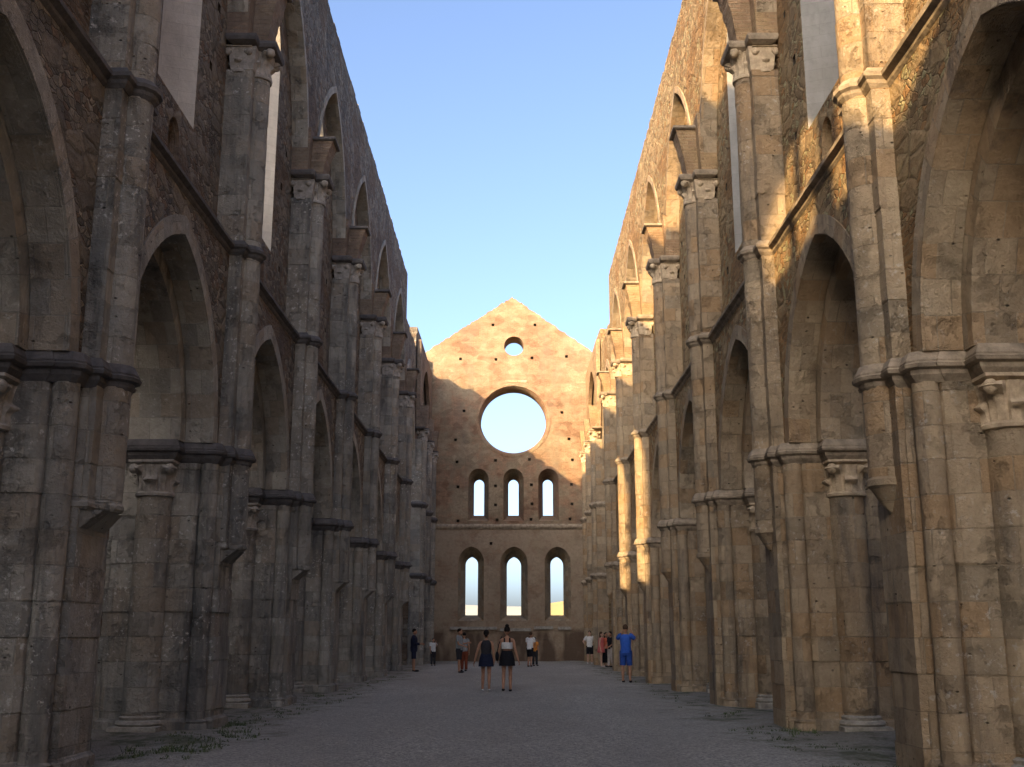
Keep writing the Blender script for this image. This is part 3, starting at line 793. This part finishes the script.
# ------------------------------------------------------------------ aisles, transept, west front
def aisle(side):
    s = 'l' if side < 0 else 'r'; rub = M['rub_' + s]; br = M['brick_' + s]
    sd = 'left' if side < 0 else 'right'
    root = empty('aisle_wall', (side * 10.6, 0, 0), f'outer stone wall of the {sd} aisle, glimpsed through the tall arches', 'wall')
    y0, y1 = -6., PY[7] - .6
    holes, backs = [], []
    if side > 0:  # left windows omitted to keep sun off the piers
        for i in range(-1, 7):
            c = PY[i] + BAY / 2
            holes.append(lancet(c, .62, 2.6, 5.0, .9, 6)); backs.append(lancet(c, .36, 3.0, 4.9, .6, 6))
    mb = MB(); slab(mb, [(y0, -.1), (y1, -.1)] + jag(y1, y0, 11.7 if side < 0 else 8.2, .08, .9), holes, backs, lambda y, z, d: (side * d, y, z), 0, 1.0)  # left side raised to keep direct sun out of the arcade
    mb.build('wall', rub, root)
    for h, b in zip(holes, backs):
        mb = MB(); mb.rings([[(0, *p) for p in h], [(side * 1., *p) for p in b]], True, vmode='run'); mb.build('aisle_window', M['arch_' + s], root)
    # responds on the outer wall
    for i in range(0, 8):
        mb = MB(); stacked(mb, [(-.0 + .1, PY[i] + .4), (-.35, PY[i] + .4), (-.35, PY[i] - .4), (.1, PY[i] - .4)], -.1, 4.4, lambda a, b, z: (side * a, b, z)); mb.build('wall_pier', M['ash_' + s], root)
aisle(-1); aisle(1)
def transept(side):
    s = 'l' if side < 0 else 'r'; sd = 'left' if side < 0 else 'right'
    root = empty('transept_wall', (side * 6.4, 0, 0), f'tall side arm wall opening off the {sd} of the crossing', 'wall')
    x0, x1 = .0, 9.0
    ym0, ym1 = PY[7] + .1, YC - .1
    for (ya, yb, zt) in ((ym0 - .9, ym0, 17.6), (ym1, ym1 + 1.0, 17.4)):
        mb = MB(); mb.box(min(side * x0, side * x1), max(side * x0, side * x1), ya, yb, -.1, zt); mb.build('wall', M['rub_' + s], root)
    mb = MB(); slab(mb, [(ym0 - .9, -.1), (ym1 + 1, -.1), (ym1 + 1, 17.5), (ym0 - .9, 17.5)], [lancet(53, 1.0, 3, 8, 1.6)], [lancet(53, 1.0, 3, 8, 1.6)], lambda y, z, d: (side * (x1 + .01 + d), y, z), 0, 1.0)
    mb.rings([[(side * (x1 + .01 + d), *p) for p in lancet(53, 1.0, 3, 8, 1.6)] for d in (0, 1)], True)
    mb.build('wall', M['rub_' + s], root)
transept(-1); transept(1)
def west_front():
    root = empty('west_front', (0, -6.2, 0), 'entrance front of the church behind the camera', 'wall')
    o = [(-11.6, -.1), (11.6, -.1)] + jag(11.6, -2.2, 7.0, .25, .8) + jag(-2.6, -6.1, 15.1, .06, .8) + jag(-6.2, -11.6, 8.0, .25, .8)  # heights shaped for light: tall stub blocks sun, low sides admit sky
    d = lancet(0, 1.4, .0 - .09, 3.4, 1.8); w = []
    mb = MB(); slab(mb, o, [d] + w, [d] + w, lambda x, z, q: (x, -q, z), 0, 1.2)
    for h in [d] + w: mb.rings([[(p[0], -q, p[1]) for p in h] for q in (0, 1.2)], True)
    mb.build('wall', M['rub_r'], root)
west_front()

# ------------------------------------------------------------------ ground and land
mb = MB(); n = 40
mb.face([(-1500, -300, -.02), (1500, -300, -.02), (1500, 2500, -.02), (-1500, 2500, -.02)]); structure(mb.build('ground', M['turf']))
mb = MB()
def gz(x, y):
    return .12 * max(0, 1 - max(y, 0) / 45) + .03 * math.sin(x * 1.7 + y * .6) * .5 + .012 * math.sin(3.1 * x - 1.3 * y) + .02
xs = [-11 + 22 * k / 60 for k in range(61)]; ys = [-7 + (YE + 8) * k / 150 for k in range(151)]
for a in range(60):
    for b in range(150):
        q = [(xs[a], ys[b]), (xs[a + 1], ys[b]), (xs[a + 1], ys[b + 1]), (xs[a], ys[b + 1])]
        mb.face([(x, y, gz(x, y)) for x, y in q])
structure(mb.build('gravel_floor', M['gravel'], smooth=60))
def hill(name, x0, x1, Y, h0, h1, mat, depth=400, seed=1):
    rnd = random.Random(seed); mb = MB(); n = 60; ph = [rnd.uniform(0, 6) for _ in range(4)]
    def H(t): return h0 + (h1 - h0) * t + 2.2 * math.sin(5 * t + ph[0]) + 1.2 * math.sin(13 * t + ph[1]) + .5 * math.sin(31 * t + ph[2])
    rows = []
    for j in range(13):
        v = j / 12
        rows.append([(x0 + (x1 - x0) * k / n, Y + depth * v, -.5 + max(0, H(k / n)) * math.sin(math.pi * min(1, v * 1.0)) ** .8) for k in range(n + 1)])
    mb.rings(rows, False, vmode='run'); structure(mb.build(name, mat, smooth=60))
hill('far_hills', -500, 500, 900, 34, 30, M['hill'], 500, 3)
hill('dry_field_slope', 8, 120, 260, 15, 18, M['field'], 260, 5)

# grass tufts and weeds at the pier feet
def grass():
    mb = MB(); rnd = random.Random(11)
    spots = []
    for side, ylist in ((-1, [(13.4, 17.0, 80), (18, 23, 60), (24, 29, 40), (30, 42, 30)]), (1, [(11.0, 12.9, 40), (14.5, 18.5, 40), (20, 30, 30), (30, 46, 20)])):
        for ya, yb, n in ylist:
            for _ in range(n): spots.append((side * rnd.uniform(3.6, 4.75), rnd.uniform(ya, yb), rnd.uniform(.012, .045)))
    for x, y in [(-4.1, 14.6)] * 22 + [(-3.9, 17.0)] * 16 + [(-4.55, 19.2)] * 24 + [(4.25, 11.9)] * 34 + [(4.6, 17.6)] * 12:
        spots.append((x + rnd.gauss(0, .24), y + rnd.gauss(0, .34), rnd.uniform(.03, .10)))
    for x, y, h in spots:
        for k in range(9):
            t = rnd.uniform(0, 6.28); l = h * rnd.uniform(.6, 1.3); w = .008
            bx, by = x + rnd.gauss(0, .04), y + rnd.gauss(0, .04); z = gz(bx, by)
            dx, dy = math.cos(t), math.sin(t)
            mb.face([(bx - dy * w, by + dx * w, z), (bx + dy * w, by - dx * w, z), (bx + dx * l * .35, by + dy * l * .35, z + l * .7)])
            mb.face([(bx + dx * l * .2 - dy * w * .8, by + dy * l * .2 + dx * w * .8, z + l * .45), (bx + dx * l * .2 + dy * w * .8, by + dy * l * .2 - dx * w * .8, z + l * .45), (bx + dx * l * .8, by + dy * l * .8, z + l * .9)])
    o = mb.build('grass_tufts', M['grass'], merge=False)
    tag(o, 'low green weeds growing along the feet of the piers', 'weeds', kind='stuff')
grass()

# ------------------------------------------------------------------ people
def pmat(name, c, rough=.85):
    m, nt, b = new_mat(name); g = G(nt); pos = g.obj(); n = g.noise(pos, 14, 4)
    nt.links.new(g.mix(g.ramp(n, .3, .7), tuple(x * .8 for x in c), tuple(min(1, x * 1.15) for x in c)), b.inputs['Base Color']); b.inputs['Roughness'].default_value = rough
    return m
SK = {'tan': pmat('tanned_skin', (.40, .22, .14)), 'fair': pmat('fair_skin', (.52, .33, .24)), 'dark': pmat('brown_skin', (.26, .14, .09))}
CL = {k: pmat(k + '_cloth', c) for k, c in {'black': (.012, .012, .016), 'navy': (.014, .018, .04), 'charcoal': (.03, .03, .035), 'white': (.62, .62, .60), 'grey': (.25, .27, .27), 'blue': (.03, .10, .42), 'darkblue': (.02, .06, .25),
      'pink': (.50, .12, .11), 'coral': (.55, .13, .07), 'orange': (.55, .22, .05), 'beige': (.45, .40, .36), 'brownred': (.22, .06, .03), 'hair_dark': (.012, .009, .008), 'hair_brown': (.06, .035, .02)}.items()}
def skin_mesh(chains, name, mat, parent, sub=1):
    """chains: list of [(point, radius)...]; first point of a later chain may equal an earlier point -> shared vertex"""
    V = []; E = []; Rr = []; idx = {}
    for ch in chains:
        prev = None
        for p, r in ch:
            k = tuple(round(c, 4) for c in p)
            if k not in idx: idx[k] = len(V); V.append(p); Rr.append(r)
            i = idx[k]
            if prev is not None and prev != i: E.append((prev, i))
            prev = i
    me = bpy.data.meshes.new(name); me.from_pydata(V, E, []); o = bpy.data.objects.new(name, me); col.objects.link(o)
    m1 = o.modifiers.new('s', 'SKIN')
    sv = me.skin_vertices[0].data if me.skin_vertices else None
    if sv is None:
        bm = bmesh.new(); bm.from_mesh(me); bm.verts.layers.skin.verify(); bm.to_mesh(me); bm.free(); sv = me.skin_vertices[0].data
    for i, r in enumerate(Rr):
        rr = r if isinstance(r, tuple) else (r, r)
        sv[i].radius = rr
    sv[0].use_root = True
    m2 = o.modifiers.new('u', 'SUBSURF'); m2.levels = sub; m2.render_levels = sub
    dg = bpy.context.evaluated_depsgraph_get(); dg.update()
    me2 = bpy.data.meshes.new_from_object(o.evaluated_get(dg)); me2.name = name
    bpy.data.objects.remove(o)
    for p in me2.polygons: p.use_smooth = True
    me2.materials.clear(); me2.materials.append(mat)
    o = bpy.data.objects.new(name, me2); col.objects.link(o); o.parent = parent
    return o
def ell(mb, c, r, n=14, m=10, cut=-1):
    rr = []
    for k in range(m + 1):
        t = math.pi * k / m; z = -math.cos(t)
        rr.append([(c[0] + r[0] * math.sin(t) * math.cos(2 * math.pi * i / n), c[1] + r[1] * math.sin(t) * math.sin(2 * math.pi * i / n), c[2] + r[2] * z) for i in range(n)])
    mb.rings(rr, True)
def person(px, py, H, face, label, top, bottom, skin='tan', hair='hair_dark', arms=None, legs=None, topc='tee', bot='shorts', hairstyle='short', shoes='black', lean=0., bag=None, female=False, depth=None, group=None):
    g = on_ground(px, py)
    for _ in range(3):
        r_ = ray(px, py); g = CAM + r_ * ((gz(g.x, g.y) - CAM.z) / r_.z)
    root = empty('person', (g.x, g.y, gz(g.x, g.y)), label, 'person', group)
    root.rotation_euler = (0, 0, face)            # local -y is the way the figure faces
    k = H / 1.70
    S = lambda x, y, z: Vector((x * k, y * k, z * k))
    sw = .165 if female else .185; hw = .10
    ln = lambda v: Vector((v[0], v[1] - lean * max(0, v[2] - .9 * k), v[2]))
    pelvis = S(0, 0, .93); waist = ln(S(0, 0, 1.07)); chest = ln(S(0, .0, 1.28)); neck = ln(S(0, .01, 1.43)); headb = ln(S(0, -.005, 1.50))
    legs = legs or [((.10, .02, .49), (.10, .03, .075)), ((-.10, -.02, .49), (-.11, -.03, .075))]
    arms = arms or [((.23, .02, 1.13), (.25, -.04, .87)), ((-.23, .02, 1.13), (-.25, -.04, .87))]
    tw = .115
    ch = [[(pelvis, (tw * k, .10 * k)), (waist, (.10 * k, .09 * k)), (chest, (tw * k, .105 * k)), (neck, .055 * k), (headb, .052 * k)]]
    knees = []
    for sgn, (kn, an) in zip((1, -1), legs):
        hip = S(sgn * .085, 0, .90); K = S(*kn); A = S(*an)
        ft = A + S(0, -.15, -.045)
        ch.append([(pelvis, (tw * k, .10 * k)), (hip, .088 * k), (hip.lerp(K, .55), .073 * k), (K, .053 * k), (K.lerp(A, .35), .056 * k), (A, .036 * k), (A + S(0, -.03, -.03), .038 * k), (ft, .03 * k)])
        knees.append((hip, K, A, ft))
    armd = []
    for sgn, (el, wr) in zip((1, -1), arms):
        sh = ln(S(sgn * sw, .01, 1.38)); e = ln(S(*el)); w = ln(S(*wr))
        d = (w - e).normalized(); palm = w + d * .085 * k
        ch.append([(chest, (tw * k, .105 * k)), (sh, .056 * k), (sh.lerp(e, .5), .045 * k), (e, .037 * k), (e.lerp(w, .3), .037 * k), (w, .025 * k), (w + d * .03 * k, (.030 * k, .018 * k)), (palm, (.034 * k, .016 * k))])
        side_ = Vector((0, 1, 0)) if abs(d.y) < .8 else Vector((0, 0, 1))
        ax = (side_ - d * side_.dot(d)).normalized(); nm = d.cross(ax)
        for q, (off, L) in enumerate(((-.026, .072), (-.009, .085), (.009, .08), (.026, .062))):
            b0 = palm + ax * off * k + d * .012 * k
            ch.append([(palm, (.034 * k, .016 * k)), (b0, .0095 * k), (b0 + (d * .55 - nm * .10) * L * k, .0088 * k), (b0 + (d * .9 - nm * .45 * sgn) * L * k, .0072 * k)])
        tb = w + d * .035 * k + ax * .02 * k
        ch.append([(w + d * .03 * k, (.030 * k, .018 * k)), (tb + ax * .02 * k + d * .01 * k, .011 * k), (tb + (ax * .032 + d * .045) * k, .0085 * k)])
        armd.append((sh, e, w))
    body = skin_mesh(ch, 'body', SK[skin], root, 1)
    # head joined into the body mesh
    hc = headb + S(0, -.015, .11)
    mb = MB(); ell(mb, hc, (.075 * k, .095 * k, .115 * k), 18, 12)
    ell(mb, hc + S(0, -.05, -.055), (.05 * k, .045 * k, .05 * k), 12, 8)               # jaw
    ell(mb, hc + S(0, -.098, -.015), (.013 * k, .018 * k, .024 * k), 8, 6)              # nose
    for sgn in (1, -1): ell(mb, hc + S(sgn * .076, .005, -.01), (.012 * k, .022 * k, .034 * k), 8, 6)   # ears
    ell(mb, hc + S(0, -.09, -.058), (.026 * k, .010 * k, .009 * k), 8, 6)               # mouth
    hm = mb.build('head_tmp', SK[skin], None, 60)
    bm = bmesh.new(); bm.from_mesh(body.data); bm.from_mesh(hm.data); bm.to_mesh(body.data); bm.free(); bpy.data.objects.remove(hm)
    for p in body.data.polygons: p.use_smooth = True
    mb = MB()
    for sgn in (1, -1): ell(mb, hc + S(sgn * .030, -.089, .012), (.012 * k, .008 * k, .008 * k), 8, 6)
    mb.build('eyes', CL['black'], root)
    # hair
    mb = MB()
    ell(mb, hc + S(0, .018, .035), (.084 * k, .095 * k, .098 * k), 16, 10)
    if hairstyle == 'bun': ell(mb, hc + S(0, .05, .135), (.055 * k, .055 * k, .05 * k), 12, 8)
    if hairstyle == 'long':
        ell(mb, hc + S(0, .055, -.07), (.082 * k, .055 * k, .16 * k), 14, 10)
    if hairstyle == 'low_bun': ell(mb, hc + S(0, .10, -.03), (.045 * k, .04 * k, .045 * k), 12, 8)
    mb.build('hair', CL[hair], root, 60)
    # clothes
    T = CL[top]; Bm = CL[bottom]
    def tube(mb, pts, n=14):
        rr = []
        for i, (p, r_) in enumerate(pts):
            p = Vector(p); d = (Vector(pts[min(i + 1, len(pts) - 1)][0]) - Vector(pts[max(i - 1, 0)][0])).normalized()
            e1 = d.cross(Vector((0, 1, 0)) if abs(d.y) < .8 else Vector((1, 0, 0))).normalized(); e2 = d.cross(e1)
            rr.append([tuple(p + (e1 * math.cos(t) + e2 * math.sin(t)) * r_ * k) for t in [2 * math.pi * j / n for j in range(n)]])
        mb.rings(rr, True, True, True)
    def torso(mb, zz, n=22):
        rr = []
        for z, rx, ry in zz:
            c = ln(S(0, .0, z))
            rr.append([tuple(c + S(rx * math.cos(t), ry * math.sin(t), .006 * math.sin(3 * t + 9 * z))) for t in [2 * math.pi * j / n for j in range(n)]])
        mb.rings(rr, True, True, True)
    f_ = -.015 if female else 0.
    mb = MB()
    if topc == 'band': torso(mb, [(1.13, .152, .142), (1.18, .155, .146), (1.25, .160, .148), (1.30, .158, .142)])
    else:
        torso(mb, [(.88, .172, .150), (.95, .170, .148), (1.07, .160 + f_, .140), (1.20, .170 + f_, .146), (1.30, .182 + f_, .146), (1.38, .170 + f_, .115), (1.425, .10, .085), (1.44, .07, .065)])
        if topc in ('tee', 'long'):
            for (sh, e, w) in armd:
                q = [(sh.lerp(neck, .35), .085), (sh, .080), (sh.lerp(e, .35), .070), (sh.lerp(e, .62), .066)]
                if topc == 'long': q += [(e, .056), (e.lerp(w, .5), .052), (e.lerp(w, .92), .042)]
                tube(mb, q)
    mb.build({'tee': 't_shirt', 'long': 'long_sleeve_top', 'vest': 'sleeveless_top', 'band': 'strap_top'}[topc], T, root, 60)
    if topc == 'band':
        mb = MB()
        for sgn in (1, -1):
            mb.box(sgn * .075 * k - .02 * k, sgn * .075 * k + .02 * k, .100 * k, .112 * k, (1.26) * k, (1.42) * k)
        mb.build('top_straps', CL['black'], root)
    if bot in ('shorts', 'trousers'):
        mb = MB(); torso(mb, [(.80, .165, .135), (.86, .172, .142), (.94, .166, .140), (1.0, .158, .136)])
        for (hip, K, A, ft) in knees:
            q = [(hip + S(0, 0, .05), .108), (hip, .110), (hip.lerp(K, .35), .104), (hip.lerp(K, .7), .096)]
            q += [(hip.lerp(K, .95), .094)] if bot == 'shorts' else [(K, .078), (K.lerp(A, .5), .072), (K.lerp(A, .97), .066)]
            tube(mb, q)
        mb.build(bot, Bm, root, 60)
    else:
        ln_ = {'skirt': .68, 'dress': .70, 'long_skirt': .2}[bot]
        mb = MB(); rr = []
        for t in [i / 9 for i in range(10)]:
            z = 1.08 + (ln_ - 1.08) * t
            rx = .145 + .045 * math.sin(min(1, t * 1.5) * math.pi / 2) + .03 * t; ry = .132 + .03 * math.sin(min(1, t * 1.4) * math.pi / 2) + .03 * t
            rr.append([tuple(S((rx + .010 * t * math.sin(7 * a)) * math.cos(a), (ry + .010 * t * math.sin(7 * a)) * math.sin(a), z)) for a in [2 * math.pi * j / 28 for j in range(28)]])
        mb.rings(rr, True, True, True); mb.build('skirt', Bm, root, 60)
    mb = MB()
    for (hip, K, A, ft) in knees:
        c = (A + ft) / 2 + S(0, 0, -.022)
        ell(mb, c + S(0, -.01, .0), (.046 * k, .13 * k, .04 * k), 12, 8)
    mb.build('shoes', CL[shoes], root, 60)
    if bag:
        mb = MB(); bx, by, bz = bag[1]
        ell(mb, S(bx, by, bz), (.055 * k, .11 * k, .13 * k), 14, 10)
        b_ = mb.build('shoulder_bag', CL[bag[0]], root, 60)
        sx = 1 if bx > 0 else -1
        mb = MB(); r0 = []
        pts = [S(bx, by - .05, bz + .1), S(bx * .85, by - .06, bz + .3), S(sx * .15, .0, 1.46), S(bx * .85, by + .08, bz + .3), S(bx, by + .05, bz + .1)]
        for p in pts: r0.append([tuple(p + Vector((.012 * math.cos(t), .012 * math.sin(t), 0))) for t in (0, 1.6, 3.1, 4.7)])
        mb.rings(r0, True, True, True); mb.build('bag_strap', CL[bag[0]], b_)
    return root
AWAY = math.pi   # facing the end wall
walkL = [((.09, -.10, .50), (.10, .02, .09)), ((-.09, .02, .49), (-.09, .14, .10))]
walkR = [((.09, .03, .49), (.10, .16, .10)), ((-.09, -.10, .50), (-.09, -.02, .075))]
person(486, 691.5, 1.58, AWAY, 'woman in a short dark sleeveless dress walking away beside the woman with a hair bun', 'charcoal', 'navy', 'tan', 'hair_dark', [((.26, .04, 1.12), (.33, .0, .86)), ((-.21, .04, 1.12), (-.22, -.06, .88))], walkL, 'vest', 'dress', 'low_bun', 'white', female=True)
person(507, 691.5, 1.68, AWAY, 'woman with a top bun, black skirt, white strap top and dark shoulder bag', 'white', 'black', 'tan', 'hair_dark', [((.23, .02, 1.12), (.25, -.04, .90)), ((-.22, .04, 1.12), (-.30, .02, .86))], walkR, 'band', 'skirt', 'bun', 'black', bag=('black', (.27, .02, .93)), female=True)
person(413.5, 671.5, 1.70, R(90), 'person in navy clothes standing by the left row of piers, side on', 'navy', 'navy', 'tan', 'hair_dark', [((.22, -.03, 1.12), (.18, -.26, 1.10)), ((-.22, -.03, 1.12), (-.16, -.26, 1.12))], None, 'long', 'shorts', 'short', 'black')
person(433, 665.5, 1.30, R(20), 'child in a white shirt at the foot of the far left corner', 'white', 'charcoal', 'tan', 'hair_dark', [((.21, -.06, 1.20), (.14, -.16, 1.42)), ((-.21, .0, 1.13), (-.2, -.1, .9))], None, 'tee', 'trousers', 'short', 'brownred' if False else 'black')
person(459, 672.5, 1.72, R(75), 'person in a grey shirt and dark shorts carrying a white bag left of centre', 'grey', 'charcoal', 'tan', 'hair_dark', [((.20, -.10, 1.13), (.14, -.30, 1.16)), ((-.22, -.03, 1.12), (-.18, -.24, 1.05))], None, 'tee', 'shorts', 'short', 'charcoal', bag=('white', (.20, .02, .86)))
person(464, 671.0, 1.55, R(200), 'person in red-brown trousers half hidden behind the grey shirted one', 'grey', 'brownred', 'tan', 'hair_dark', None, None, 'tee', 'trousers', 'short', 'black', female=True)
person(530, 667, 1.58, R(160), 'person in a white T-shirt and black shorts near the end wall, bending forward', 'white', 'black', 'tan', 'hair_brown', [((.22, -.10, 1.14), (.16, -.3, 1.02)), ((-.22, -.10, 1.14), (-.16, -.3, 1.02))], walkL, 'tee', 'shorts', 'short', 'black', lean=.22)
person(535, 666, 1.36, R(150), 'smaller person in orange top close beside the bending one in white', 'orange', 'charcoal', 'tan', 'hair_dark', None, None, 'tee', 'trousers', 'short', 'black')
person(590, 663.5, 1.68, R(-10), 'person in white T-shirt and black shorts, hand on hip, facing the camera', 'white', 'black', 'fair', 'hair_dark', [((.30, .06, 1.14), (.15, -.02, 1.0)), ((-.36, .0, 1.17), (-.30, -.16, 1.10))], None, 'tee', 'shorts', 'short', 'white')
person(601.5, 667, 1.58, R(70), 'woman in a pink dress at the left of the group by the right wall', 'pink', 'pink', 'fair', 'hair_brown', None, None, 'vest', 'dress', 'long', 'beige', female=True)
person(606.2, 666.8, 1.56, R(30), 'woman in coral top and black skirt, middle of the right wall group', 'coral', 'black', 'tan', 'hair_dark', None, None, 'tee', 'long_skirt', 'long', 'black', female=True)
person(611.0, 667.2, 1.60, R(-60), 'person in black top and pale trousers by the right wall', 'black', 'beige', 'tan', 'hair_dark', [((.22, -.03, 1.12), (.18, -.2, 1.0)), ((-.22, -.03, 1.12), (-.16, -.2, .98))], [((.12, .0, .49), (.16, .02, .075)), ((-.12, -.02, .49), (-.15, -.03, .075))], 'tee', 'trousers', 'short', 'black')
person(626.5, 682.5, 1.76, R(165), 'man in a bright blue T-shirt and blue shorts raising both hands by the right wall', 'blue', 'darkblue', 'tan', 'hair_brown', [((.30, -.12, 1.28), (.14, -.30, 1.52)), ((-.30, -.12, 1.28), (-.14, -.30, 1.52))], None, 'tee', 'shorts', 'short', 'black')

# ------------------------------------------------------------------ light, sky, camera
KX, KY, KZ = 1.0, 1.65, .70         # the light travels (KX, KY, -KZ)
el = math.atan2(KZ, math.hypot(KX, KY)); az = math.atan2(-KX, -KY)      # compass angle of the sun from +y towards +x
w = bpy.data.worlds.new('World'); sc.world = w; w.use_nodes = True
nt = w.node_tree; bg = nt.nodes['Background']; sky = nt.nodes.new('ShaderNodeTexSky')
sky.sky_type = 'NISHITA'; sky.sun_disc = False; sky.sun_elevation = el; sky.sun_rotation = az
sky.altitude = 300; sky.air_density = .56; sky.dust_density = 4.5; sky.ozone_density = 1.2
nt.links.new(sky.outputs[0], bg.inputs[0]); bg.inputs[1].default_value = .15
ld = bpy.data.lights.new('sun', 'SUN'); ld.energy = 3.9; ld.angle = R(.6); ld.color = (1.0, .67, .32)
lo = bpy.data.objects.new('sun', ld); col.objects.link(lo)
lo.rotation_euler = Vector((KX, KY, -KZ)).to_track_quat('-Z', 'Y').to_euler(); lo.location = (-30, -50, 40)
cd = bpy.data.cameras.new('camera'); cam = bpy.data.objects.new('camera', cd); col.objects.link(cam)
cd.sensor_width = 36; cd.lens = F / 1024 * 36; cd.clip_end = 5000; cd.clip_start = .05
cam.location = CAM; cam.rotation_euler = (math.pi / 2 + P, 0, 0); sc.camera = cam
sc.cycles.max_bounces = 16; sc.cycles.diffuse_bounces = 12
sc.view_settings.view_transform = 'Standard'; sc.view_settings.look = 'None'; sc.view_settings.gamma = 1
sc.view_settings.exposure = 1.78
